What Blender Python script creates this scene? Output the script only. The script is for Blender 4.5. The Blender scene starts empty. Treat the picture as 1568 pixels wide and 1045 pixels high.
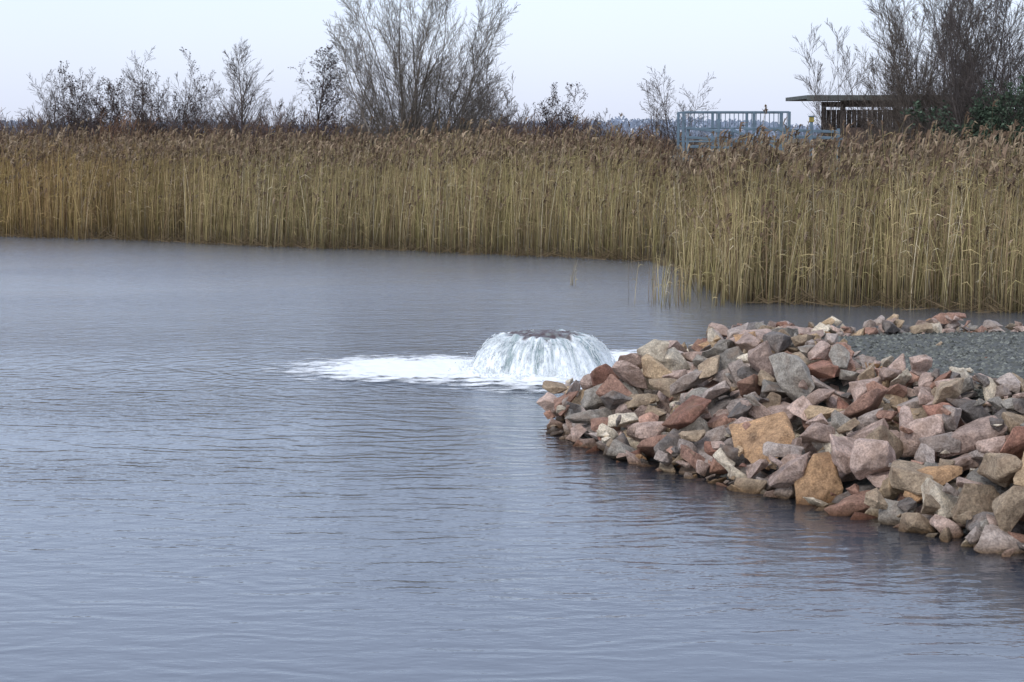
import bpy, bmesh, math, random
import numpy as np
from mathutils import Vector, noise as mn
rng = np.random.default_rng(7)
random.seed(7)
scene = bpy.context.scene
coll = scene.collection

# ------------------------------------------------------------------ helpers
def lin(r,g,b):
    f=lambda c:(c/255/12.92) if c/255<=0.04045 else ((c/255+0.055)/1.055)**2.4
    return (f(r),f(g),f(b))

def mesh_from(name, V, F, k, mat, col=None, smooth=False, parent=None):
    V=np.asarray(V,dtype=np.float32).reshape(-1,3); F=np.asarray(F,dtype=np.int32).reshape(-1,k)
    me=bpy.data.meshes.new(name)
    me.vertices.add(len(V)); me.vertices.foreach_set('co',V.ravel())
    me.loops.add(F.size); me.loops.foreach_set('vertex_index',F.ravel())
    me.polygons.add(len(F)); me.polygons.foreach_set('loop_start',np.arange(0,F.size,k,dtype=np.int32))
    me.polygons.foreach_set('use_smooth',np.full(len(F),smooth))
    me.update(calc_edges=True); me.validate()
    if col is not None:
        a=me.color_attributes.new('col','FLOAT_COLOR','POINT')
        c=np.ones((len(V),4),dtype=np.float32); c[:,:3]=col
        a.data.foreach_set('color',c.ravel())
    if mat: me.materials.append(mat)
    ob=bpy.data.objects.new(name,me); coll.objects.link(ob)
    if parent: ob.parent=parent
    return ob

def norm(a): return a/np.maximum(np.linalg.norm(a,axis=-1,keepdims=True),1e-9)

def tubes(P,R,k):
    N,n,_=P.shape
    T=norm(np.gradient(P,axis=1))
    ref=np.where(np.abs(T[...,2:3])>0.9,np.array([1.,0,0]),np.array([0,0,1.]))
    U=norm(np.cross(T,ref)); W=np.cross(T,U)
    a=np.arange(k)*2*math.pi/k
    V=P[:,:,None,:]+R[:,:,None,None]*(np.cos(a)[None,None,:,None]*U[:,:,None,:]+np.sin(a)[None,None,:,None]*W[:,:,None,:])
    i=np.arange(N)[:,None,None]*n*k; j=np.arange(n-1)[None,:,None]*k; q=np.arange(k)[None,None,:]; q2=(q+1)%k
    F=np.stack([i+j+q,i+j+q2,i+j+k+q2,i+j+k+q],axis=-1).reshape(-1,4)
    return V.reshape(-1,3),F
def ribbons(P,W,S):
    N,n,_=P.shape
    V=np.stack([P-W[...,None]*S[:,None,:],P+W[...,None]*S[:,None,:]],axis=2)
    i=np.arange(N)[:,None]*n*2; j=np.arange(n-1)[None,:]*2
    F=np.stack([i+j,i+j+1,i+j+3,i+j+2],axis=-1).reshape(-1,4)
    return V.reshape(-1,3),F
class Acc:
    def __init__(s): s.V=[];s.F=[];s.C=[];s.n=0
    def add(s,V,F,C):
        s.V.append(V); s.F.append(F+s.n); s.n+=len(V)
        C=np.asarray(C,dtype=float)
        if C.ndim==1: C=np.tile(C,(len(V),1))
        s.C.append(C)
    def build(s,name,mat,k=4,smooth=False,parent=None):
        return mesh_from(name,np.concatenate(s.V),np.concatenate(s.F),k,mat,np.concatenate(s.C),smooth,parent)

def nt(name):
    m=bpy.data.materials.new(name); m.use_nodes=True
    t=m.node_tree; t.nodes.clear()
    o=t.nodes.new('ShaderNodeOutputMaterial')
    return m,t,o
def N(t,ty,**kw):
    n=t.nodes.new(ty)
    for k,v in kw.items(): setattr(n,k,v)
    return n
def math_(t,op,a,b=None,c=None,clamp=False):
    n=t.nodes.new('ShaderNodeMath'); n.operation=op; n.use_clamp=clamp
    for i,x in enumerate((a,b,c)):
        if x is None: continue
        if isinstance(x,(int,float)): n.inputs[i].default_value=x
        else: t.links.new(x,n.inputs[i])
    return n.outputs[0]
def ramp(t,inp,stops):
    r=t.nodes.new('ShaderNodeValToRGB'); e=r.color_ramp.elements
    while len(e)<len(stops): e.new(0.5)
    for el,(p,c) in zip(e,stops): el.position=p; el.color=(*c,1) if len(c)==3 else c
    t.links.new(inp,r.inputs[0]); return r.outputs[0]
def mixc(t,fac,a,b,mode='MIX'):
    n=t.nodes.new('ShaderNodeMix'); n.data_type='RGBA'; n.blend_type=mode
    for s,x in ((n.inputs[0],fac),(n.inputs[6],a),(n.inputs[7],b)):
        if isinstance(x,(int,float)): s.default_value=x
        elif isinstance(x,tuple): s.default_value=(*x,1)
        else: t.links.new(x,s)
    return n.outputs[2]

def simple_mat(name,color,rough=0.8,metal=0.0,nscale=8,var=0.35,bump=0.0,attr=False):
    m,t,o=nt(name)
    p=N(t,'ShaderNodeBsdfPrincipled'); p.inputs['Roughness'].default_value=rough; p.inputs['Metallic'].default_value=metal
    g=N(t,'ShaderNodeNewGeometry')
    ns=N(t,'ShaderNodeTexNoise'); ns.inputs['Scale'].default_value=nscale; ns.inputs['Detail'].default_value=4
    t.links.new(g.outputs['Position'],ns.inputs['Vector'])
    v=ramp(t,ns.outputs['Fac'],[(0.3,(1-var,)*3),(0.7,(1+var*0.6,)*3)])
    if attr:
        a=N(t,'ShaderNodeAttribute'); a.attribute_name='col'; base=a.outputs['Color']
    else: base=color
    c=mixc(t,1.0,base,v,'MULTIPLY')
    t.links.new(c,p.inputs['Base Color'])
    if bump>0:
        b=N(t,'ShaderNodeBump'); b.inputs['Distance'].default_value=bump
        t.links.new(ns.outputs['Fac'],b.inputs['Height']); t.links.new(b.outputs[0],p.inputs['Normal'])
    t.links.new(p.outputs[0],o.inputs[0])
    return m
def attr_diffuse(name):
    m,t,o=nt(name)
    d=N(t,'ShaderNodeBsdfDiffuse'); a=N(t,'ShaderNodeAttribute'); a.attribute_name='col'
    g=N(t,'ShaderNodeNewGeometry'); ns=N(t,'ShaderNodeTexNoise'); ns.inputs['Scale'].default_value=3; ns.inputs['Detail'].default_value=0
    t.links.new(g.outputs['Position'],ns.inputs['Vector'])
    v=ramp(t,ns.outputs['Fac'],[(0.3,(0.8,0.8,0.8)),(0.7,(1.15,1.15,1.15))])
    t.links.new(mixc(t,1.0,a.outputs['Color'],v,'MULTIPLY'),d.inputs[0]); t.links.new(d.outputs[0],o.inputs[0]); return m

# ------------------------------------------------------------------ camera, world, light
cam=bpy.data.cameras.new('camera'); co=bpy.data.objects.new('camera',cam); coll.objects.link(co)
cam.lens=72.2; cam.sensor_width=36; cam.clip_start=0.1; cam.clip_end=6000
co.location=(0,0,3.2); co.rotation_euler=(math.radians(90-5.85),0,0)
scene.camera=co
scene.view_settings.view_transform='Standard'; scene.view_settings.look='None'; scene.view_settings.exposure=0

w=bpy.data.worlds.new('World'); scene.world=w; w.use_nodes=True
t=w.node_tree; t.nodes.clear()
o=t.nodes.new('ShaderNodeOutputWorld')
sky=t.nodes.new('ShaderNodeTexSky'); sky.sky_type='NISHITA'; sky.sun_disc=False
SE,SR=math.radians(42),math.radians(215)
sky.sun_elevation=SE; sky.sun_rotation=SR; sky.dust_density=2.0; sky.air_density=1.0
b1=t.nodes.new('ShaderNodeBackground'); b1.inputs[1].default_value=0.05; t.links.new(sky.outputs[0],b1.inputs[0])
b2=t.nodes.new('ShaderNodeBackground'); b2.inputs[1].default_value=1.0
tc=t.nodes.new('ShaderNodeTexCoord'); sp=t.nodes.new('ShaderNodeSeparateXYZ'); t.links.new(tc.outputs['Generated'],sp.inputs[0])
cn=t.nodes.new('ShaderNodeTexNoise'); cn.inputs['Scale'].default_value=2.5; cn.inputs['Detail'].default_value=3
t.links.new(tc.outputs['Generated'],cn.inputs['Vector'])
r1=ramp(t,sp.outputs[2],[(0.0,(0.68,0.73,0.90)),(0.08,(0.68,0.77,0.97)),(0.4,(0.68,0.75,0.93)),(1.0,(0.66,0.71,0.83))])
r2=ramp(t,cn.outputs['Fac'],[(0.3,(0.95,0.95,0.96)),(0.7,(1.04,1.04,1.03))])
t.links.new(mixc(t,1.0,r1,r2,'MULTIPLY'),b2.inputs[0])
ad=t.nodes.new('ShaderNodeAddShader'); t.links.new(b1.outputs[0],ad.inputs[0]); t.links.new(b2.outputs[0],ad.inputs[1])
t.links.new(ad.outputs[0],o.inputs[0])

sl=bpy.data.lights.new('sun','SUN'); sl.energy=1.2; sl.angle=math.radians(20); sl.color=(1,0.95,0.88)
so=bpy.data.objects.new('sun',sl); coll.objects.link(so)
sd=Vector((math.sin(SR)*math.cos(SE),math.cos(SR)*math.cos(SE),math.sin(SE)))
so.rotation_euler=sd.to_track_quat('Z','Y').to_euler(); so.location=sd*50

# ------------------------------------------------------------------ reed edge & terrain
EX=np.array([-60,-25,-15.5,-11.1,-6.5,-2.5,1.25,3.4,3.75,4.15,6.1,9,14,30,60]); EY=np.array([78,66,62,60,56.5,54.4,51.8,50.0,46,38.3,37.2,35.9,34,30,26])
def yedge(x): return np.interp(x,EX,EY)
def sst(a,b,x):
    u=np.clip((x-a)/(b-a),0,1); return u*u*(3-2*u)
def sinhsp(lo,hi,n,c,k):
    u=np.linspace(math.asinh((lo-c)/k),math.asinh((hi-c)/k),n); return c+k*np.sinh(u)
xs=sinhsp(-3000,3000,220,3,6); ys=sinhsp(-60,5000,240,45,8)
X,Y=np.meshgrid(xs,ys)
d=Y-yedge(X)
Z=-0.75+0.85*sst(-1.5,1.2,d)+0.45*sst(4,60,d)+0.25*np.sin(X*0.05+1)*np.sin(Y*0.04)*sst(20,100,d)
Vg=np.stack([X,Y,Z],-1).reshape(-1,3)
ny,nx=X.shape
ii=(np.arange(ny-1)[:,None]*nx+np.arange(nx-1)[None,:])
Fg=np.stack([ii,ii+1,ii+nx+1,ii+nx],-1).reshape(-1,4)
gm=simple_mat('dry_ground_soil',(0.10,0.075,0.04),0.95,nscale=0.8,var=0.5)
mesh_from('ground',Vg,Fg,4,gm,smooth=True)

# ------------------------------------------------------------------ water
m,t,o=nt('lake_water')
g=N(t,'ShaderNodeNewGeometry')
def wn(sx,sy,scale,det=2,rough=0.5):
    mp=N(t,'ShaderNodeMapping'); mp.inputs['Scale'].default_value=(sx,sy,1); mp.inputs['Rotation'].default_value=(0,0,math.radians(-6))
    t.links.new(g.outputs['Position'],mp.inputs[0])
    n=N(t,'ShaderNodeTexNoise'); n.inputs['Scale'].default_value=scale; n.inputs['Detail'].default_value=det; n.inputs['Roughness'].default_value=rough
    t.links.new(mp.outputs[0],n.inputs['Vector']); return n.outputs['Fac']
nA=wn(0.5,1.0,6.0,3,0.6); nB=wn(0.6,1.0,1.7,1); nP=wn(0.5,1,0.20,3)
patch=math_(t,'MULTIPLY_ADD',nP,3.6,-1.15,clamp=True)
patch=math_(t,'MULTIPLY_ADD',patch,0.85,0.30)
sx=N(t,'ShaderNodeSeparateXYZ'); t.links.new(g.outputs['Position'],sx.inputs[0])
chop=math_(t,'MULTIPLY_ADD',sx.outputs[1],0.040,-0.08)
chop=math_(t,'MAXIMUM',math_(t,'MINIMUM',chop,1.8),0.3)
dx=math_(t,'ADD',sx.outputs[0],-0.42); dy=math_(t,'ADD',sx.outputs[1],-27.2)
rr=math_(t,'SQRT',math_(t,'ADD',math_(t,'MULTIPLY',dx,dx),math_(t,'MULTIPLY',dy,dy)))
rj=math_(t,'ADD',rr,math_(t,'MULTIPLY',nB,1.6))
ring=math_(t,'SINE',math_(t,'MULTIPLY',rj,15.0))
rd=math_(t,'DIVIDE',0.006,math_(t,'ADD',1.0,math_(t,'MULTIPLY',rr,0.30)))
h=math_(t,'MULTIPLY',nA,0.023)
h=math_(t,'ADD',h,math_(t,'MULTIPLY',nB,0.016))
h=math_(t,'MULTIPLY',math_(t,'MULTIPLY',h,patch),chop)
h=math_(t,'ADD',h,math_(t,'MULTIPLY',ring,rd))
bp=N(t,'ShaderNodeBump'); bp.inputs['Distance'].default_value=1.0; bp.inputs['Strength'].default_value=1.0
t.links.new(h,bp.inputs['Height'])
fr=N(t,'ShaderNodeFresnel'); fr.inputs[0].default_value=1.33; t.links.new(bp.outputs[0],fr.inputs['Normal'])
gl=N(t,'ShaderNodeBsdfGlossy'); gl.inputs['Color'].default_value=(0.98,0.99,1,1); t.links.new(bp.outputs[0],gl.inputs['Normal'])
t.links.new(math_(t,'MINIMUM',math_(t,'MAXIMUM',math_(t,'MULTIPLY_ADD',sx.outputs[1],0.007,-0.07),0.05),0.22),gl.inputs['Roughness'])
df=N(t,'ShaderNodeBsdfDiffuse'); df.inputs[0].default_value=(0.125,0.148,0.19,1)
tr=N(t,'ShaderNodeBsdfTransparent'); tr.inputs[0].default_value=(0.52,0.44,0.31,1)
at=N(t,'ShaderNodeAttribute'); at.attribute_name='col'
ms=N(t,'ShaderNodeMixShader'); t.links.new(at.outputs['Fac'],ms.inputs[0]); t.links.new(df.outputs[0],ms.inputs[1]); t.links.new(tr.outputs[0],ms.inputs[2])
m2=N(t,'ShaderNodeMixShader'); t.links.new(fr.outputs[0],m2.inputs[0]); t.links.new(ms.outputs[0],m2.inputs[1]); t.links.new(gl.outputs[0],m2.inputs[2])
t.links.new(m2.outputs[0],o.inputs[0]); water_mat=m

# peninsula outline (waterline)
PEN=np.array([(0.40,22.6),(0.48,21.3),(1.0,19.9),(1.75,18.6),(2.5,17.4),(3.2,16.3),(3.8,15.2),(4.6,13.9),(6.5,11.8),(12,8.6),(30,5),(30,28),(12,26.6),(8,26.1),(4,25.4),(2.4,24.8),(1.2,23.9)])
def pdist(x,y):
    x=np.asarray(x,float); y=np.asarray(y,float)
    best=np.full(x.shape,1e9); inside=np.zeros(x.shape,bool)
    n=len(PEN)
    for i in range(n):
        a=PEN[i]; b=PEN[(i+1)%n]
        ab=b-a; tt=np.clip(((x-a[0])*ab[0]+(y-a[1])*ab[1])/(ab@ab),0,1)
        dd=np.hypot(x-a[0]-tt*ab[0],y-a[1]-tt*ab[1]); best=np.minimum(best,dd)
        c=((a[1]>y)!=(b[1]>y)); 
        xx=(b[0]-a[0])*(y-a[1])/(b[1]-a[1]+1e-12)+a[0]
        inside^=(c&(x<xx))
    return np.where(inside,best,-best)
def hfromd(d): return np.where(d>0,0.93*np.minimum(1,d/2.1),np.maximum(-0.85,0.5*d))-0.03
def penh(x,y): return hfromd(pdist(x,y))

xs=np.concatenate([np.linspace(-120,-12,20),np.linspace(-11,14,120),np.linspace(15,120,20)])
ys=np.concatenate([np.linspace(-60,9,12),np.linspace(9.5,30,120),np.linspace(31,100,40)])
X,Y=np.meshgrid(xs,ys); ny,nx=X.shape
ii=(np.arange(ny-1)[:,None]*nx+np.arange(nx-1)[None,:]); Fw=np.stack([ii,ii+1,ii+nx+1,ii+nx],-1).reshape(-1,4)
dd=np.minimum(pdist(X,Y),0); clear=np.clip(0.05+0.35*np.exp(dd/0.5)+0.50*np.exp(dd/2.4),0,0.9)
dl=yedge(X)-Y
clear=np.maximum(clear,0.6*np.exp(-np.abs(dl)/1.6))
mesh_from('lake_water',np.stack([X,Y,np.zeros_like(X)],-1).reshape(-1,3),Fw,4,water_mat,col=np.repeat(clear.reshape(-1,1),3,1))

# ------------------------------------------------------------------ gravel bank
xs=np.arange(-1.5,16,0.12); ys=np.arange(7,30,0.12)
X,Y=np.meshgrid(xs,ys); ny,nx=X.shape
D_=pdist(X,Y); Z=hfromd(D_)-0.10*(1-sst(1.6,2.2,D_))
ii=(np.arange(ny-1)[:,None]*nx+np.arange(nx-1)[None,:]); Fb=np.stack([ii,ii+1,ii+nx+1,ii+nx],-1).reshape(-1,4)
gravm=simple_mat('grey_gravel',(0.10,0.105,0.098),0.95,nscale=30,var=0.6,bump=0.02)
mesh_from('gravel_bank',np.stack([X,Y,Z],-1).reshape(-1,3),Fb,4,gravm,smooth=True)

# rock material
m,t,o=nt('broken_stone')
p=N(t,'ShaderNodeBsdfPrincipled'); p.inputs['Roughness'].default_value=0.85; p.inputs['Specular IOR Level'].default_value=0.3
a=N(t,'ShaderNodeAttribute'); a.attribute_name='col'
g=N(t,'ShaderNodeNewGeometry')
n1=N(t,'ShaderNodeTexNoise'); n1.inputs['Scale'].default_value=11; n1.inputs['Detail'].default_value=6; n1.inputs['Roughness'].default_value=0.72
n2=N(t,'ShaderNodeTexNoise'); n2.inputs['Scale'].default_value=5.0; n2.inputs['Detail'].default_value=4
n3=N(t,'ShaderNodeTexNoise'); n3.inputs['Scale'].default_value=60; n3.inputs['Detail'].default_value=2
for n_ in (n1,n2,n3): t.links.new(g.outputs['Position'],n_.inputs['Vector'])
c=mixc(t,1.0,a.outputs['Color'],ramp(t,n1.outputs['Fac'],[(0.3,(0.5,0.47,0.44)),(0.5,(1,1,1)),(0.72,(1.5,1.46,1.4))]),'MULTIPLY')
c=mixc(t,1.0,c,ramp(t,n3.outputs['Fac'],[(0.3,(0.72,0.72,0.72)),(0.7,(1.25,1.25,1.25))]),'MULTIPLY')
c=mixc(t,ramp(t,n2.outputs['Fac'],[(0.50,(0,0,0)),(0.70,(0.5,0.5,0.5))]),c,(0.23,0.15,0.10))
sz=N(t,'ShaderNodeSeparateXYZ'); t.links.new(g.outputs['Position'],sz.inputs[0])
zz=math_(t,'ADD',sz.outputs[2],math_(t,'MULTIPLY_ADD',n2.outputs['Fac'],0.08,-0.04))
wet=ramp(t,math_(t,'MULTIPLY_ADD',zz,5,0.3,clamp=True),[(0.3,(0.34,0.27,0.19)),(0.85,(1,1,1))])
c=mixc(t,1.0,c,wet,'MULTIPLY')
t.links.new(c,p.inputs['Base Color'])
b=N(t,'ShaderNodeBump'); b.inputs['Distance'].default_value=0.05; b.inputs['Strength'].default_value=0.9; t.links.new(n1.outputs['Fac'],b.inputs['Height'])
t.links.new(b.outputs[0],p.inputs['Normal']); t.links.new(p.outputs[0],o.inputs[0]); rockm=m

# rock prototypes
protos=[]
for i in range(70):
    bm=bmesh.new()
    npt=random.randint(8,14)
    sxx,syy,szz=1.0,random.uniform(0.55,0.9),random.uniform(0.32,0.7)
    for _ in range(npt):
        v=Vector((random.gauss(0,1),random.gauss(0,1),random.gauss(0,1))).normalized()
        v=Vector((max(-0.72,min(0.72,v.x))*sxx,max(-.72,min(.72,v.y))*syy,max(-.62,min(.62,v.z))*szz))*random.uniform(0.85,1.12)
        bm.verts.new(v)
    r=bmesh.ops.convex_hull(bm,input=bm.verts)
    bad=[e for e in r['geom_interior'] if isinstance(e,bmesh.types.BMVert)]
    if bad: bmesh.ops.delete(bm,geom=bad,context='VERTS')
    bmesh.ops.dissolve_limit(bm,angle_limit=math.radians(14),verts=bm.verts,edges=bm.edges)
    bmesh.ops.bevel(bm,geom=bm.edges[:],offset=0.028,segments=1,affect='EDGES',clamp_overlap=True)
    bmesh.ops.triangulate(bm,faces=bm.faces)
    big=[e for e in bm.edges if e.calc_length()>0.22]
    bmesh.ops.subdivide_edges(bm,edges=big,cuts=2)
    bmesh.ops.triangulate(bm,faces=bm.faces)
    off=Vector((i*3.1,i*1.7,0))
    for v in bm.verts:
        q=v.co*3.2+off; v.co+=Vector((mn.noise(q),mn.noise(q+Vector((9,0,0))),mn.noise(q+Vector((0,9,0)))))*0.055
    bm.verts.ensure_lookup_table()
    V=np.array([v.co[:] for v in bm.verts]); F=np.array([[v.index for v in f.verts] for f in bm.faces])
    bm.free(); protos.append((V,F))

PAL=[(lin(178,157,146),7),(lin(168,156,148),5.5),(lin(144,139,131),3.5),(lin(166,132,116),3.0),(lin(176,154,126),3.0),(lin(204,193,174),2.8),(lin(118,112,108),3.4),(lin(160,143,122),3.4),(lin(150,112,97),1.3),(lin(172,140,108),1.2)]
pw=np.array([p_[1] for p_ in PAL]); pw=pw/pw.sum()
def rotm(yaw,ax,ay):
    cz,s_=math.cos(yaw),math.sin(yaw); Rz=np.array([[cz,-s_,0],[s_,cz,0],[0,0,1]])
    c1,s1=math.cos(ax),math.sin(ax); Rx=np.array([[1,0,0],[0,c1,-s1],[0,s1,c1]])
    c2,s2=math.cos(ay),math.sin(ay); Ry=np.array([[c2,0,s2],[0,1,0],[-s2,0,c2]])
    return Rz@Rx@Ry
G=0.03; gx0,gy0=-1.0,9.0; gnx,gny=int(13/G),int(19/G)
GX,GY=np.meshgrid(gx0+np.arange(gnx)*G,gy0+np.arange(gny)*G)
H0=penh(GX,GY); H=H0-0.22
acc=Acc(); cnt=0
def put(x,y,s,sink=0.72,zmax=1.02):
    global cnt
    V,F=protos[random.randrange(70)]
    R=rotm(random.uniform(0,6.28),random.gauss(0,0.42),random.gauss(0,0.42))
    P=(V*s)@R.T
    hx=max(0.03,np.abs(P[:,0]).max()*0.8); hy=max(0.03,np.abs(P[:,1]).max()*0.8)
    i0=int((x-hx-gx0)/G); i1=int((x+hx-gx0)/G)+1; j0=int((y-hy-gy0)/G); j1=int((y+hy-gy0)/G)+1
    if i0<0 or j0<0 or i1>gnx or j1>gny: return
    sub=H[j0:j1,i0:i1]; zb=-P[:,2].min(); zt=P[:,2].max()
    zc=np.percentile(sub,60)+zb*sink
    zc=min(zc,zmax-zt)
    ex=((GX[j0:j1,i0:i1]-x)/hx)**2+((GY[j0:j1,i0:i1]-y)/hy)**2
    top=zc+zt*np.sqrt(np.clip(1-ex*0.8,0,1))*0.9
    H[j0:j1,i0:i1]=np.where(ex<1,np.maximum(sub,top),sub)
    c=np.array(PAL[rng.choice(len(PAL),p=pw)][0])*random.uniform(0.78,1.28)
    acc.add(P+np.array([x,y,zc]),F,c); cnt+=1
LAY=[(1100,0.28,0.40,-0.10),(280,0.36,0.52,-0.05),(1300,0.20,0.32,-0.04),(1300,0.12,0.20,-0.01),(1200,0.05,0.12,0.03)]
for (n_,s0,s1,cap) in LAY:
    xc=rng.uniform(0,10,16000); yc=rng.uniform(10.2,26.2,16000); dc=pdist(xc,yc)
    ok=(dc>-0.3)&((dc<2.15)|(xc<3.3+0.25*np.sin(yc*5)))
    k=0
    for x,y,d_ in zip(xc[ok],yc[ok],dc[ok]):
        if k>=n_: break
        s=random.uniform(s0,s1)
        if d_<s*0.45-0.1: continue
        if d_>1.7 and x>3.2: s=min(s,0.20)
        if y>22.5 and x>3.0: s=min(s,0.21)
        i=int((x-gx0)/G); j=int((y-gy0)/G)
        if H[min(j,gny-1),i]-H0[min(j,gny-1),i]>cap: continue
        put(x,y,s*0.88,zmax=1.10 if y>21.5 else 1.16); k+=1
for _ in range(450):
    x=random.uniform(3,10); y=random.uniform(14,25); d_=float(pdist(np.array([x]),np.array([y]))[0])
    if 1.95<d_<2.4: put(x,y,random.uniform(0.07,0.17),zmax=1.12)
H[:]=np.where(pdist(GX,GY)>2.3,H0-0.02,H)
for _ in range(70):
    x=random.uniform(3.3,10); y=random.uniform(14,25); d_=float(pdist(np.array([x]),np.array([y]))[0])
    if 2.4<d_: put(x,y,random.uniform(0.03,0.08),zmax=1.1)
acc.build('riprap_stone_pile',rockm,3)
# gravel pebbles
Vp=np.array([(1,0,0),(-1,0,0),(0,1,0),(0,-1,0),(0,0,.7),(0,0,-.7)],float); Fp=np.array([(0,2,4),(2,1,4),(1,3,4),(3,0,4),(2,0,5),(1,2,5),(3,1,5),(0,3,5)])
n_=26000; px_=rng.uniform(3.0,11,n_); py_=rng.uniform(14,24.5,n_); pd=pdist(px_,py_); k=pd>1.9; px_,py_,pd=px_[k],py_[k],pd[k]; n_=len(px_)
pz=hfromd(pd)+0.0; s=rng.uniform(0.008,0.030,n_); ang=rng.uniform(0,6.28,n_)
V=Vp[None]*s[:,None,None]*rng.uniform(0.6,1.3,(n_,6,1)); ca,sa=np.cos(ang)[:,None],np.sin(ang)[:,None]
V=np.stack([V[...,0]*ca-V[...,1]*sa,V[...,0]*sa+V[...,1]*ca,V[...,2]],-1)+np.stack([px_,py_,pz],-1)[:,None]
F=(np.arange(n_)[:,None,None]*6+Fp[None]).reshape(-1,3)
gc=np.array([0.10,0.105,0.092])*rng.uniform(0.4,2.2,(n_,1)); gc=np.repeat(gc,6,0)
mesh_from('gravel',V.reshape(-1,3),F,3,simple_mat('pebbles',(1,1,1),0.9,attr=True),col=gc)

# ------------------------------------------------------------------ reeds
acc=Acc()
def fbm(x,y,s,o=0): return np.array([mn.noise(Vector((a*s+o,b*s,o))) for a,b in zip(x,y)])
def reeds(x,y,hmul=1.0,dens_plume=0.8,leaves=3,wm=1.0):
    keep=~((x>4.2)&(x<7.1)&(y>51.6)&(y<54.0)); x=x[keep]; y=y[keep]
    n=len(x)
    lf=fbm(x,y,0.35,3); lf2=fbm(x,y,1.5,9); lf3=fbm(x,y,0.12,20)
    h=(2.55+0.30*lf+0.32*lf2+0.15*lf3)*rng.normal(1,0.09,n)*hmul
    h*=np.where((x>3.3)&(x<8.4)&(y>41)&(y<52),0.86,1.0)
    h*=np.where(rng.random(n)<0.25,rng.uniform(0.45,0.9,n),1)
    z0=-0.05+0.15*sst(0,3,y-yedge(x))
    la=(rng.normal(0.05,0.085,n)+0.06*lf2)*h; lb=rng.normal(0,0.07,n)*h
    br=rng.random(n)<0.045; la=np.where(br,rng.normal(0,0.6,n),la); lb=np.where(br,rng.normal(-0.1,0.4,n),lb); h=np.where(br,h*0.75,h)
    tt=np.linspace(0,1,4)
    P=np.stack([x[:,None]+la[:,None]*tt**1.6,y[:,None]+lb[:,None]*tt**1.6,z0[:,None]+h[:,None]*tt],-1)
    W=(rng.uniform(0.0035,0.0065,n)*wm)[:,None]*np.array([1.15,1,0.8,0.4])
    yaw=rng.uniform(-0.9,0.9,n); S=np.stack([np.cos(yaw),np.sin(yaw),0*yaw],-1)
    V,F=ribbons(P,W,S)
    base=np.array([0.42,0.34,0.18]); 
    gr=np.array([0.33,0.285,0.135]); dk=np.array([0.25,0.18,0.11]); pale=np.array([0.54,0.47,0.33])
    u=rng.random((n,1)); c=np.where(u<0.42,base,np.where(u<0.70,gr,np.where(u<0.92,dk,pale)))*rng.uniform(0.65,1.15,(n,1))*(1+0.3*lf[:,None]+0.35*lf3[:,None])
    red=np.clip((-x-7)/7,0,1)[:,None]*0.6; c=c*(1-red)+c*np.array([1.0,0.8,0.62])*red
    hg=np.array([0.32,0.82,1.0,0.75])  # height gradient: darker brown base, partly painted shade of the dense stems
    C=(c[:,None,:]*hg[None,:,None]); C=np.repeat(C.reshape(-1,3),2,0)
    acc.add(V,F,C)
    for q in range(leaves):
        k=rng.random(n)<0.8; idx=np.where(k)[0]; m_=len(idx)
        th=rng.uniform(0.22,0.95,m_); 
        p0=np.stack([x[idx]+la[idx]*th**1.6,y[idx]+lb[idx]*th**1.6,z0[idx]+h[idx]*th],-1)
        ya=rng.normal(0,1.1,m_)+np.where(rng.random(m_)<0.3,math.pi,0); L=rng.uniform(0.18,0.5,m_)*hmul
        dr=np.stack([np.cos(ya),np.sin(ya),0*ya],-1)
        up=rng.uniform(0.1,1.0,m_)
        p1=p0+dr*(L*0.35)[:,None]; p1[:,2]+=L*0.45*up
        p2=p0+dr*(L*0.85)[:,None]; p2[:,2]+=L*(0.35*up-rng.uniform(0,0.5,m_))
        PP=np.stack([p0,p1,p2],1); S=norm(np.stack([-np.sin(ya)*0.5,np.cos(ya)*0.5,0*ya+0.8],-1))
        WW=(rng.uniform(0.004,0.008,m_)*wm)[:,None]*np.array([0.7,1,0.15])
        V,F=ribbons(PP,WW,S); cc=np.repeat(c[idx]*rng.uniform(0.7,1.0,(m_,1)),6,0); acc.add(V,F,cc)
    k=(rng.random(n)<dens_plume)&(~br); idx=np.where(k)[0]; m_=len(idx)
    tip=P[idx,-1]; wd=rng.normal(0.0,0.7,m_); pc=np.where(rng.random((m_,1))<0.6,np.array([0.19,0.135,0.095]),np.array([0.31,0.24,0.165]))*rng.uniform(0.55,1.3,(m_,1))
    Lp=rng.uniform(0.14,0.32,m_)
    for q in range(4):
        st=rng.uniform(-0.35,0.05,m_)*Lp
        p0=tip.copy(); p0[:,2]+=st
        a_=wd+rng.normal(0,0.6,m_); dr=np.stack([np.cos(a_),np.sin(a_),0*a_],-1)
        L=Lp*rng.uniform(0.5,1,m_)
        p1=p0+dr*(L*0.22)[:,None]; p1[:,2]+=L*0.5
        p2=p0+dr*(L*0.62)[:,None]; p2[:,2]+=L*rng.uniform(0.2,0.85,m_)
        PP=np.stack([p0,p1,p2],1); S=norm(np.stack([0.6*np.ones(m_),rng.normal(0,0.5,m_),rng.normal(0,0.4,m_)],-1))
        WW=(rng.uniform(0.012,0.022,m_))[:,None]*np.array([0.4,1,0.25])
        V,F=ribbons(PP,WW,S); acc.add(V,F,np.repeat(pc,6,0))
def scat(x0,x1,off0,off1,dens,ragged=0.7):
    ar=(x1-x0)*(off1-off0); n=int(ar*dens)
    x=rng.uniform(x0,x1,n); o_=rng.uniform(off0,off1,n)
    y=yedge(x)+o_+ragged*fbm(x,x*0,1.3,5)+0.18*rng.normal(0,1,n)
    x=x+rng.normal(0,0.08,n)
    return x,y
x,y=scat(-20,3.6,0,1.2,105); reeds(x,y,wm=1.1,leaves=2)
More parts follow.
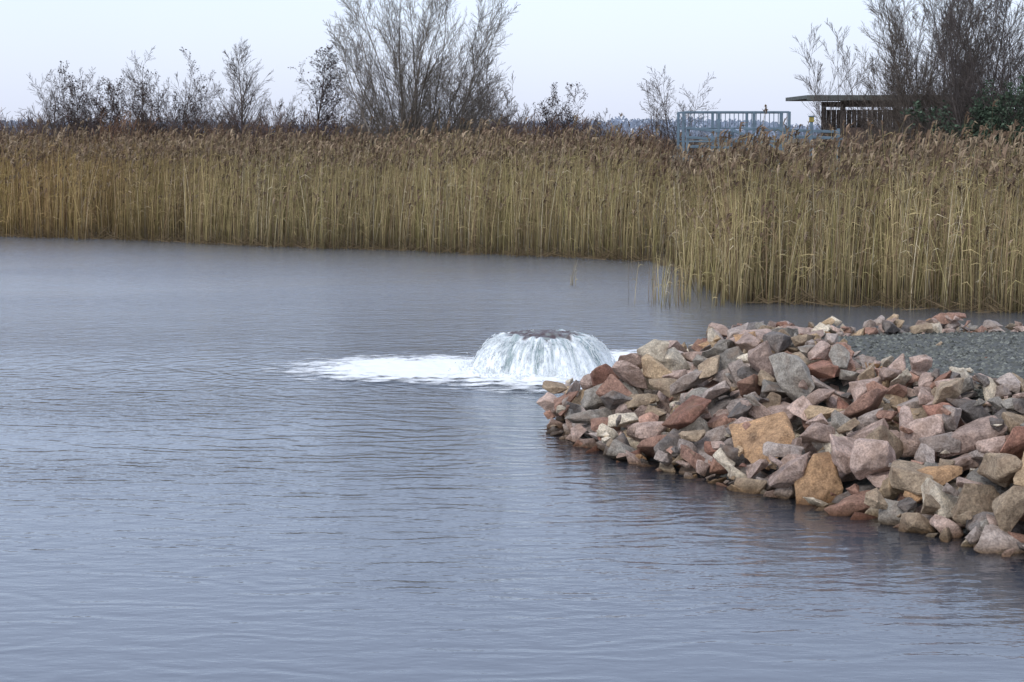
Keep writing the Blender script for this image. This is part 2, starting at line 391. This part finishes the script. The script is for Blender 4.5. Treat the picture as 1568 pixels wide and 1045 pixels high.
x,y=scat(-20,3.6,1.2,4,42); reeds(x,y,hmul=1.03,wm=1.15,leaves=2)
x,y=scat(4.0,13,0,1.2,135); reeds(x,y,leaves=3,hmul=0.97)
x,y=scat(4.0,13,1.2,5,48); reeds(x,y,wm=1.1)
n_=1300; y=rng.uniform(38,50,n_); x=np.interp(y,[38,50],[4.1,3.7])+np.abs(rng.normal(0,0.4,n_)); reeds(x,y)
x,y=scat(-24,20,4,12,16); reeds(x,y,leaves=1,wm=1.4,hmul=1.03)
x,y=scat(-26,23,12,24,7); reeds(x,y,leaves=1,wm=1.7,dens_plume=1.0,hmul=1.0)
x=rng.normal(3.75,0.3,130); y=rng.uniform(37.0,43,130); reeds(x,y,hmul=0.6,dens_plume=0.15,leaves=2)
x=rng.normal(1.25,0.05,5); y=rng.uniform(42.5,42.8,5); reeds(x,y,hmul=0.22,dens_plume=0,leaves=1)
x=rng.normal(2.9,0.3,44); y=rng.uniform(37.0,39,44); reeds(x,y,hmul=0.35,dens_plume=0,leaves=2)
n_=1800; x=rng.uniform(-20,13,n_); x=np.where((x>3.4)&(x<4.2),x+1,x); y=yedge(x)+rng.normal(0.25,0.3,n_)
a_=rng.uniform(0,6.28,n_); L=rng.uniform(0.2,0.7,n_); P=np.stack([np.stack([x,y,0.02+0*x],-1),np.stack([x+np.cos(a_)*L,y+np.sin(a_)*L*0.4,rng.uniform(0.02,0.4,n_)],-1)],1)
V,F=ribbons(P,np.full((n_,2),0.006),np.tile(np.array([[0.1,0.2,0.97]]),(n_,1))); acc.add(V,F,np.repeat(np.array([0.12,0.09,0.055])*rng.uniform(0.5,1.7,(n_,1)),4,0))
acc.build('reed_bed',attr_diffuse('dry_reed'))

# ------------------------------------------------------------------ bare trees
barkm=attr_diffuse('bark')
def gen_tree(seed,height,nst,lean=(5,28),col=(0.10,0.085,0.07),r0=0.06,lv=3,kids=(8,6,5),leaf=0.0,leafcol=(0.05,0.035,0.025),gx=0,up=0.25,twig=0.0055,kang=(20,48),lsz=1.0,base=0.18,fmin=0.22,rmin=0.65,klen=1.0,wob=0.045):
    R=random.Random(seed); lines={0:[],1:[],2:[],3:[]}
    leaves=[]
    def grow(p,d,L,r,level):
        n=9 if level==0 else (5 if level==1 else 4)
        pts=[p.copy()]; rad=[r]; dd=d.copy(); cur=p.copy()
        for i in range(1,n):
            dd=(dd+Vector((R.gauss(0,wob),R.gauss(0,wob),R.gauss(0,wob*0.6)+up*0.16))).normalized()
            cur=cur+dd*(L/(n-1)); pts.append(cur.copy()); rad.append(max(twig*0.6,r*(1-0.92*i/(n-1))))
        lines[level].append((pts,rad))
        if level<lv:
            nk=kids[level]
            for k in range(nk):
                f=(k+R.random())/nk; f=(fmin if level==0 else 0.10)+f*(0.98-(fmin if level==0 else 0.10)); q=f*(n-1); i=min(n-2,int(q)); fr_=q-i
                pp=pts[i].lerp(pts[i+1],fr_); dl=(pts[i+1]-pts[i]).normalized()
                ax=Vector((R.gauss(0,1),R.gauss(0,1),R.gauss(0,1))); ax=(ax-dl*ax.dot(dl)).normalized()
                an=math.radians(R.uniform(*kang)); nd=(dl*math.cos(an)+ax*math.sin(an)).normalized()
                nd=(nd+Vector((0,0,up*0.4))).normalized()
                Lk=L*R.uniform(0.32,0.6)*(1.15-0.75*f)*(klen if level==0 else 1); grow(pp,nd,Lk,max(twig,(rad[i])*0.42),level+1)
        elif leaf>0 and R.random()<leaf:
            leaves.append(pts[-1])
    for s_ in range(nst):
        az=(s_+R.uniform(0,0.8))/max(nst,1)*6.283*2.618; l=math.radians(R.uniform(*lean)); 
        d=Vector((math.cos(az)*math.sin(l)+gx,math.sin(az)*math.sin(l),math.cos(l))).normalized()
        grow(Vector((R.gauss(0,base),R.gauss(0,base),-0.2)) if nst>1 else Vector((0,0,-0.2)),d,height*R.uniform(rmin,1.0),r0*(R.uniform(0.5,1.1) if nst>1 else 1),0)
    A=Acc(); c=np.array(col)
    for lvl,L in lines.items():
        if not L: continue
        P=np.array([[tuple(q) for q in l[0]] for l in L]); RR=np.array([l[1] for l in L])
        V,F=tubes(P,RR,7 if lvl==0 else (4 if lvl==1 else 3))
        k=len(V)//len(L); cc=c*(1+0.25*rng.normal(0,1,(len(L),1)).clip(-1.5,1.5))*(1.0 if lvl<2 else 0.95)
        A.add(V,F,np.repeat(cc,k,0))
    if leaves:
        C0=np.array([tuple(q) for q in leaves]); C0=np.repeat(C0,2,0)+rng.normal(0,0.05,(len(leaves)*2,3)); n=len(C0)
        dirn=norm(rng.normal(0,1,(n,3))); L=rng.uniform(0.02,0.05,(n,1))*lsz
        P=np.stack([C0-dirn*L,C0,C0+dirn*L],1); S=norm(np.cross(dirn,rng.normal(0,1,(n,3))))
        V,F=ribbons(P,lsz*rng.uniform(0.012,0.03,(n,1))*np.array([[0.3,1,0.2]]),S)
        A.add(V,F,np.repeat(np.array(leafcol)*rng.uniform(0.6,1.6,(n,1)),6,0))
    return A
def plant(name,loc,**kw):
    A=gen_tree(**kw); ob=A.build(name,barkm,smooth=True); ob.location=loc; return ob
def px(x,D): return (x-784)*D/3144
G0=0.3
plant('bare_willow_tree',(px(634,74),74,G0),seed=3,height=9.6,nst=16,lean=(1,31),r0=0.062,kids=(24,9,6),col=(0.17,0.15,0.13),kang=(16,44),up=0.13,base=0.3,twig=0.0052,fmin=0.16,klen=0.62,rmin=0.74)
def sm(name,xp,D,top,seed,**kw):
    h=(3.2+(200-top)*D/3144-G0)*1.16
    k=dict(nst=5,lean=(2,22),r0=0.04,kids=(13,8,5),col=(0.11,0.09,0.08),up=0.10,twig=0.0065,klen=0.75,kang=(22,52)); k.update(kw)
    if k['nst']==1: k['rmin']=0.98; h/=1.06
    return plant(name,(px(xp,D),D,G0),seed=seed,height=h,**k)
dkl=(0.055,0.04,0.042)
sm('bare_birch_tree',88,95,138,11,nst=1,lean=(0,3),r0=0.08,col=(0.15,0.13,0.12),kids=(30,9,6),kang=(25,55),klen=0.8)
sm('bare_shrub',118,90,138,32,nst=8)
sm('bare_shrub',142,88,130,12,nst=10,leaf=0.35,leafcol=dkl)
sm('bare_alder_tree',182,92,98,13,nst=3,lean=(1,9),leaf=0.2,leafcol=dkl,klen=0.7,r0=0.06)
sm('bare_alder_tree',212,94,106,36,nst=2,lean=(1,7),klen=0.75,r0=0.06,kids=(20,8,5))
sm('bare_shrub',262,90,100,14,nst=9,leaf=0.2,leafcol=dkl,lean=(4,24))
sm('bare_shrub',232,99,150,15,nst=8)
sm('bare_shrub',305,97,145,33,nst=8)
sm('bare_birch_tree',379,86,100,16,nst=1,lean=(0,2),r0=0.085,kids=(50,9,6),col=(0.13,0.11,0.10),kang=(20,48),fmin=0.2,klen=0.8)
sm('bare_shrub',345,100,158,17,nst=8)
sm('bare_shrub',425,104,168,34,nst=8)
sm('bare_alder_tree',486,84,98,18,nst=1,lean=(0,3),r0=0.08,leaf=0.5,leafcol=dkl,kids=(40,9,6),col=(0.08,0.065,0.06),kang=(25,60),fmin=0.2,klen=0.8)
sm('bare_shrub',545,95,145,19,nst=10)
sm('bare_willow_tree',735,90,105,20,nst=11,col=(0.15,0.13,0.115),lean=(2,20))
sm('bare_shrub',700,80,128,30,nst=12,col=(0.15,0.13,0.115),lean=(2,22))
sm('bare_shrub',770,100,145,21,nst=9)
sm('bare_shrub',846,92,145,22,nst=9,leaf=0.4,leafcol=dkl)
sm('bare_shrub',905,100,178,35,nst=8)
sm('bare_birch_tree',992,84,122,23,nst=2,lean=(1,5),kids=(14,6,4),klen=0.6)
sm('bare_shrub',1040,84,116,24,nst=6,kids=(11,7,4),lean=(1,14))
plant('bare_willow_tree',(px(1425,63),63,G0),seed=5,height=9.0,nst=17,lean=(1,28),r0=0.052,kids=(19,9,6),col=(0.15,0.13,0.115),kang=(14,42),up=0.12,base=0.5,fmin=0.16,klen=0.65,rmin=0.74)
plant('bare_willow_tree',(px(1545,60),60,G0),seed=6,height=8.6,nst=17,lean=(1,26),r0=0.045,kids=(18,9,5),col=(0.12,0.105,0.10),kang=(16,44),up=0.13,base=0.5,fmin=0.12,klen=0.7,rmin=0.72)
plant('bare_willow_tree',(px(1335,66),66,G0),seed=8,height=6.3,nst=15,lean=(1,17),r0=0.03,kids=(14,8,5),col=(0.14,0.12,0.11),kang=(14,38),up=0.11,base=0.7,klen=0.7)
plant('bare_willow_tree',(px(1480,66),66,G0),seed=10,height=7.2,nst=15,lean=(2,20),r0=0.035,kids=(13,8,5),col=(0.13,0.115,0.105),kang=(14,38),up=0.13,base=0.7,klen=0.7)
plant('bare_willow_tree',(px(1660,62),62,G0),seed=9,height=8.4,nst=12,lean=(4,24),r0=0.05,kids=(12,7,5),col=(0.12,0.105,0.09),kang=(16,40))
plant('evergreen_shrub',(px(1535,56),56,0.3),seed=31,height=4.2,nst=18,lean=(2,30),r0=0.03,kids=(10,7,5),col=(0.07,0.07,0.06),leaf=1.0,leafcol=(0.06,0.085,0.06),lsz=1.3)

# thicket: mass of low scrub behind the reeds
A=Acc()
vars_=[gen_tree(seed=100+i,height=1.0,nst=10,lean=(4,34),r0=0.010,kids=(8,7,0),lv=2,twig=0.0022,col=(1,1,1),base=0.1) for i in range(6)]
vars_=[(np.concatenate(a.V),np.concatenate(a.F)) for a in vars_]
for i in range(430):
    D=random.uniform(80,118); x=random.uniform(-0.29,0.31)*D
    V,F=vars_[i%6]; xp=784+x/D*3144
    hh=random.uniform(3.3,4.8) if xp<900 else random.uniform(2.9,4.1)
    if 1000<xp<1260: hh=random.uniform(2.4,3.2)
    a_=random.uniform(0,6.28); ca,sa=math.cos(a_),math.sin(a_)
    Q=V*hh; Q=np.stack([Q[:,0]*ca-Q[:,1]*sa,Q[:,0]*sa+Q[:,1]*ca,Q[:,2]],-1)+np.array([x,D,0.25])
    base=np.array(random.choice([(0.15,0.10,0.075),(0.19,0.115,0.075),(0.13,0.105,0.10),(0.12,0.09,0.085)]))*random.uniform(0.8,1.2)
    A.add(Q,F,base)
A.build('scrub_thicket',barkm)
# distant treeline with distance haze painted into its pale blue-grey colour
A=Acc(); n=42000
cx=rng.uniform(-330,330,n); prof=np.array([1.0+0.5*mn.noise(Vector((a*0.012,0,0)))+0.3*mn.noise(Vector((a*0.06,3,0)))+0.2*mn.noise(Vector((a*0.25,7,0))) for a in cx])
dy_=rng.uniform(620,680,n); z=0.3+rng.uniform(0,1,n)*prof*5.0
P0=np.stack([cx,dy_,z],-1); dirn=norm(rng.normal(0,1,(n,3))*np.array([0.5,0.4,1])); L=rng.uniform(0.3,0.9,(n,1))
V,F=ribbons(np.stack([P0-dirn*L,P0+dirn*L],1),rng.uniform(0.12,0.35,(n,1))*np.array([[1,0.5]]),norm(np.cross(dirn,np.array([0,1.,0]))+rng.normal(0,0.2,(n,3))))
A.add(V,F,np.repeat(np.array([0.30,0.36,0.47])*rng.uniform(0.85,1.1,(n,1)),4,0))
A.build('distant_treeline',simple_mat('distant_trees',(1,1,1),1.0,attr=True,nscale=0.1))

# ------------------------------------------------------------------ boxes / structures
def empty(name,loc=(0,0,0)):
    e=bpy.data.objects.new(name,None); coll.objects.link(e); e.location=loc; return e
def box(name,c,s,mat,parent,bev=0.008,rot=(0,0,0)):
    bm=bmesh.new(); bmesh.ops.create_cube(bm,size=1.0); bmesh.ops.scale(bm,vec=s,verts=bm.verts)
    bmesh.ops.bevel(bm,geom=bm.edges[:],offset=min(bev,min(s)*0.3),segments=1,affect='EDGES')
    me=bpy.data.meshes.new(name); bm.to_mesh(me); bm.free(); me.materials.append(mat)
    ob=bpy.data.objects.new(name,me); coll.objects.link(ob); ob.location=c; ob.rotation_euler=rot; ob.parent=parent; return ob
steel=simple_mat('galvanised_steel',(0.14,0.20,0.25),0.5,0.3,nscale=6,var=0.25)
conc=simple_mat('concrete',(0.24,0.24,0.23),0.9,nscale=5,var=0.3,bump=0.01)
wood=simple_mat('dark_weathered_wood',(0.085,0.07,0.062),0.85,nscale=7,var=0.4)
roofm=simple_mat('roof_bitumen',(0.12,0.13,0.125),0.8,nscale=3,var=0.3)
FB=empty('footbridge',(px(1125,52),52,0))
x0,x1=px(1045,52)-FB.location.x,px(1206,52)-FB.location.x
Lx=x1-x0
ZT=3.2+28*52/3144
box('deck',((x0+x1)/2,0.8,ZT-1.18),(Lx+0.3,1.7,0.14),steel,FB)
box('beam_front',((x0+x1)/2,0.02,ZT-1.38),(Lx+0.3,0.12,0.25),steel,FB)
box('abutment_l',(x0+0.2,0.8,1.1),(0.5,1.6,2.0),conc,FB); box('abutment_r',(x1-0.2,0.8,1.1),(0.5,1.6,2.0),conc,FB)
for sd_,yy in (('front',0.0),('back',1.6)):
    box('top_rail_'+sd_,((x0+x1)/2,yy,ZT),(Lx,0.05,0.05),steel,FB)
    box('mid_rail_'+sd_,((x0+x1)/2,yy,ZT-0.40),(Lx,0.035,0.035),steel,FB)
    box('low_rail_'+sd_,((x0+x1)/2,yy,ZT-0.74),(Lx,0.035,0.035),steel,FB)
    for i in range(4):
        xx=x0+i*Lx/3; box(f'post_{sd_}_{i}',(xx,yy,ZT-0.56),(0.07,0.056,1.15),steel,FB)
nb=24
for i in range(nb):
    xx=x0+(i+0.5)*Lx/nb; box(f'bar_{i}',(xx,0.002,ZT-0.2),(0.02,0.02,0.38),steel,FB,0.002)
FR=empty('metal_guard_rail',(px(1160,50),50,0))
for r_,(xa,xb,ya,yb) in enumerate([(1050,1120,196,203),(1050,1130,210,216),(1055,1140,224,226),(1120,1200,200,232),(1135,1280,197,202),(1190,1285,208,212)]):
    Xa=px(xa,50)-FR.location.x; Xb=px(xb,50)-FR.location.x; Za=3.2+(200-ya)*50/3144; Zb=3.2+(200-yb)*50/3144
    L=math.hypot(Xb-Xa,Zb-Za); box(f'rail_{r_}',((Xa+Xb)/2,-0.07*r_,(Za+Zb)/2),(L,0.05,0.07),steel,FR,rot=(0,-math.atan2(Zb-Za,Xb-Xa),0))
for i,xp in enumerate((1052,1120,1200,1282)):
    box(f'post_{i}',(px(xp,50)-FR.location.x,0.08,1.75),(0.07,0.07,3.0),steel,FR)
MP=empty('marker_post',(px(1240,49),49,0)); box('pole',(0,0,1.75),(0.07,0.07,3.3),steel,MP)
box('head',(0,0,3.46),(0.11,0.10,0.12),simple_mat('yellow_paint',(0.35,0.28,0.06),0.5),MP); box('cap',(0,0,3.535),(0.14,0.13,0.03),steel,MP)
SH=empty('flat_roof_shelter',(px(1232,70),70,0.0))
box('roof_slab',(5.0,2.6,4.33),(10.0,5.6,0.13),roofm,SH); box('roof_fascia',(5.0,-0.23,4.30),(10.05,0.04,0.18),roofm,SH)
box('under_beam',(5.5,0.3,4.14),(8.6,0.18,0.19),wood,SH); box('under_beam_back',(5.5,4.6,4.14),(8.6,0.18,0.19),wood,SH)
for i,xx in enumerate((1.28,3.9,6.5,9.2)):
    box(f'post_{i}',(xx,0.3,2.2),(0.16,0.16,3.68),wood,SH); box(f'post_back_{i}',(xx,4.6,2.2),(0.16,0.16,3.68),wood,SH)
for i in range(44):
    box(f'plank_{i}',(1.3+i*0.185,4.75,2.65),(0.17,0.03,2.6),wood,SH,0.003)
box('low_wall',(5.3,0.2,2.55),(8.0,0.05,1.5),simple_mat('red_brown_boards',(0.14,0.10,0.085),0.9),SH)

# ------------------------------------------------------------------ fountain
FX,FY=0.42,27.2
FO=empty('water_fountain',(FX,FY,0))
def prof(q):
    if q<=1: return 0.56*q, 0.54-0.065*q**2.5
    u=q-1; return 0.56+0.42*u**0.95, 0.475-0.13*u-0.36*u**2.2
na,nq=420,70; V=[];C=[]
for j in range(nq):
    q=2.0*(j/(nq-1)); r,z=prof(q)
    for i in range(na):
        a_=2*math.pi*i/na; ca,sa=math.cos(a_),math.sin(a_)
        fall=max(0,q-0.85)
        s1=mn.noise(Vector((ca*6,sa*6,q*0.9))); s2=mn.noise(Vector((ca*20,sa*20,q*2.0+5)))
        lump=0.035*math.exp(-((q-1.0)/0.15)**2)*max(0,0.4+2*mn.noise(Vector((ca*5,sa*5,3))))
        rr_=r+fall*(0.05*s1+0.02*s2); zz_=z+lump+(0.03*mn.noise(Vector((ca*r*6,sa*r*6,3)))+0.012*mn.noise(Vector((ca*r*18,sa*r*18,8)))) * (1 if q<1.2 else 0.5)
        V.append((rr_*ca,rr_*sa,max(zz_,-0.02) if q<1.98 else -0.03))
        streak=0.5+1.6*s1+1.5*s2
        wh=np.array([0.86,0.91,0.93]); gn=np.array([0.34,0.42,0.43]); br=np.array([0.085,0.058,0.06])
        edge=0.84+0.35*s1
        tq=min(1,max(0,(q-edge)/0.15)); bo=min(1,max(0,(q-1.65)/0.3))
        stv=min(1,max(0,streak+0.36+bo))
        side=gn*(1-stv)+wh*stv
        tv=min(1,max(0,(mn.noise(Vector((ca*r*9,sa*r*9,1)))*1.5-0.14+q*q*0.18))); top=br*(1-tv)+np.array([0.30,0.35,0.34])*tv
        C.append(top*(1-tq)+side*tq)
ii=[(j*na+i,j*na+(i+1)%na,(j+1)*na+(i+1)%na,(j+1)*na+i) for j in range(nq-1) for i in range(na)]
m,t,o=nt('falling_water'); p=N(t,'ShaderNodeBsdfPrincipled'); p.inputs['Roughness'].default_value=0.2; p.inputs['IOR'].default_value=1.33; p.inputs['Specular IOR Level'].default_value=0.4
a=N(t,'ShaderNodeAttribute'); a.attribute_name='col'; t.links.new(a.outputs['Color'],p.inputs['Base Color'])
g=N(t,'ShaderNodeNewGeometry'); n1=N(t,'ShaderNodeTexNoise'); n1.inputs['Scale'].default_value=14; n1.inputs['Detail'].default_value=4; t.links.new(g.outputs['Position'],n1.inputs['Vector'])
b=N(t,'ShaderNodeBump'); b.inputs['Distance'].default_value=0.04; t.links.new(n1.outputs['Fac'],b.inputs['Height']); t.links.new(b.outputs[0],p.inputs['Normal'])
t.links.new(p.outputs[0],o.inputs[0]); fallm=m
mesh_from('water_dome',np.array(V),np.array(ii),4,fallm,np.array(C),smooth=True,parent=FO)
m,t,o=nt('white_water'); p=N(t,'ShaderNodeBsdfPrincipled'); p.inputs['Base Color'].default_value=(0.90,0.93,0.94,1); p.inputs['Roughness'].default_value=0.35
trl=N(t,'ShaderNodeBsdfTranslucent'); trl.inputs[0].default_value=(0.85,0.9,0.92,1); mx=N(t,'ShaderNodeMixShader'); mx.inputs[0].default_value=0.35
t.links.new(p.outputs[0],mx.inputs[1]); t.links.new(trl.outputs[0],mx.inputs[2]); t.links.new(mx.outputs[0],o.inputs[0]); whm=m
A=Acc(); n=1300
aa=rng.uniform(0,2*math.pi,n); u0=rng.uniform(0,0.9,n)**1.1; u1=np.minimum(1,u0+rng.uniform(0.04,0.22,n)); sc=rng.normal(1.015,0.025,n)
uu=u0[:,None]+(u1-u0)[:,None]*np.linspace(0,1,6)[None]
r=(0.56+0.42*uu**0.95)*sc[:,None]; z=0.485-0.13*uu-0.36*uu**2.2+rng.normal(0,0.012,(n,1))
P=np.stack([r*np.cos(aa)[:,None],r*np.sin(aa)[:,None],z],-1)+rng.normal(0,0.005,(n,6,3))
RR=rng.uniform(0.002,0.007,n)[:,None]*np.array([0.2,0.8,1,1,0.8,0.3])
V,F=tubes(P,RR,5); A.add(V,F,(1,1,1))
A.build('water_strands',whm,smooth=True,parent=FO)
n=6000; aa=rng.uniform(0,2*math.pi,n); r=rng.normal(1.0,0.09,n); z=np.abs(rng.normal(0,0.055,n)); s=rng.uniform(0.003,0.015,n)
k=rng.random(n)<0.45; uk=rng.uniform(0,1,k.sum()); z[k]=0.49-0.13*uk-0.34*uk**2.2; r[k]=(0.56+0.42*uk**0.95)*rng.normal(1.03,0.03,k.sum()); s[k]*=0.45
V=(Vp*np.array([1,1,1.3]))[None]*s[:,None,None]+np.stack([r*np.cos(aa),r*np.sin(aa),z],-1)[:,None]
mesh_from('droplets',V.reshape(-1,3),(np.arange(n)[:,None,None]*6+Fp[None]).reshape(-1,3),3,whm,smooth=True,parent=FO)

# foam on the water
xs=np.linspace(-5.2,4.4,290); ys=np.linspace(23.5,31.2,210); X,Y=np.meshgrid(xs,ys); ny,nx=X.shape
e1=1-np.hypot((X-0.35)/2.1,(Y-27.2)/2.8)
e2=1-np.hypot((X+1.1)/2.6,(Y-27.5)/2.1)
e3=1-np.hypot((X-1.8)/1.7,(Y-28.4)/1.9)
M=np.clip(np.maximum(np.maximum(e1,e2),e3)*1.0,0,1)
nz=np.array([mn.noise(Vector((a*5,b*5,0)))*0.6+mn.noise(Vector((a*14,b*14,4)))*0.4 for a,b in zip(X.ravel(),Y.ravel())]).reshape(X.shape)
Z=0.008+0.035*np.clip(M*2,0,1)*(0.5+nz*0.9)+0.06*np.exp(-((np.hypot(X-FX,Y-FY)-0.98)/0.16)**2)*(0.6+nz)
Z=np.maximum(Z,0.006)
keep=(M>0.0); ii=(np.arange(ny-1)[:,None]*nx+np.arange(nx-1)[None,:]); F=np.stack([ii,ii+1,ii+nx+1,ii+nx],-1).reshape(-1,4)
F=F[keep.ravel()[F].all(1)]
m,t,o=nt('foam'); p=N(t,'ShaderNodeBsdfPrincipled'); p.inputs['Base Color'].default_value=(0.90,0.935,0.96,1); p.inputs['Roughness'].default_value=0.6
a=N(t,'ShaderNodeAttribute'); a.attribute_name='col'; g=N(t,'ShaderNodeNewGeometry')
mp=N(t,'ShaderNodeMapping'); mp.inputs['Scale'].default_value=(0.5,1.0,1); t.links.new(g.outputs['Position'],mp.inputs[0])
n1=N(t,'ShaderNodeTexNoise'); n1.inputs['Scale'].default_value=5; n1.inputs['Detail'].default_value=6; n1.inputs['Roughness'].default_value=0.65; t.links.new(mp.outputs[0],n1.inputs['Vector'])
al=math_(t,'ADD',math_(t,'MULTIPLY',a.outputs['Fac'],3.1),math_(t,'MULTIPLY_ADD',n1.outputs['Fac'],4.6,-2.85)); al=math_(t,'MULTIPLY',al,0.97,clamp=True)
tr=N(t,'ShaderNodeBsdfTransparent'); mx=N(t,'ShaderNodeMixShader'); t.links.new(al,mx.inputs[0]); t.links.new(tr.outputs[0],mx.inputs[1]); t.links.new(p.outputs[0],mx.inputs[2]); t.links.new(mx.outputs[0],o.inputs[0])
mesh_from('foam',np.stack([X,Y,Z],-1).reshape(-1,3),F,4,m,np.repeat(M.reshape(-1,1),3,1),smooth=True)
print('rocks',cnt)
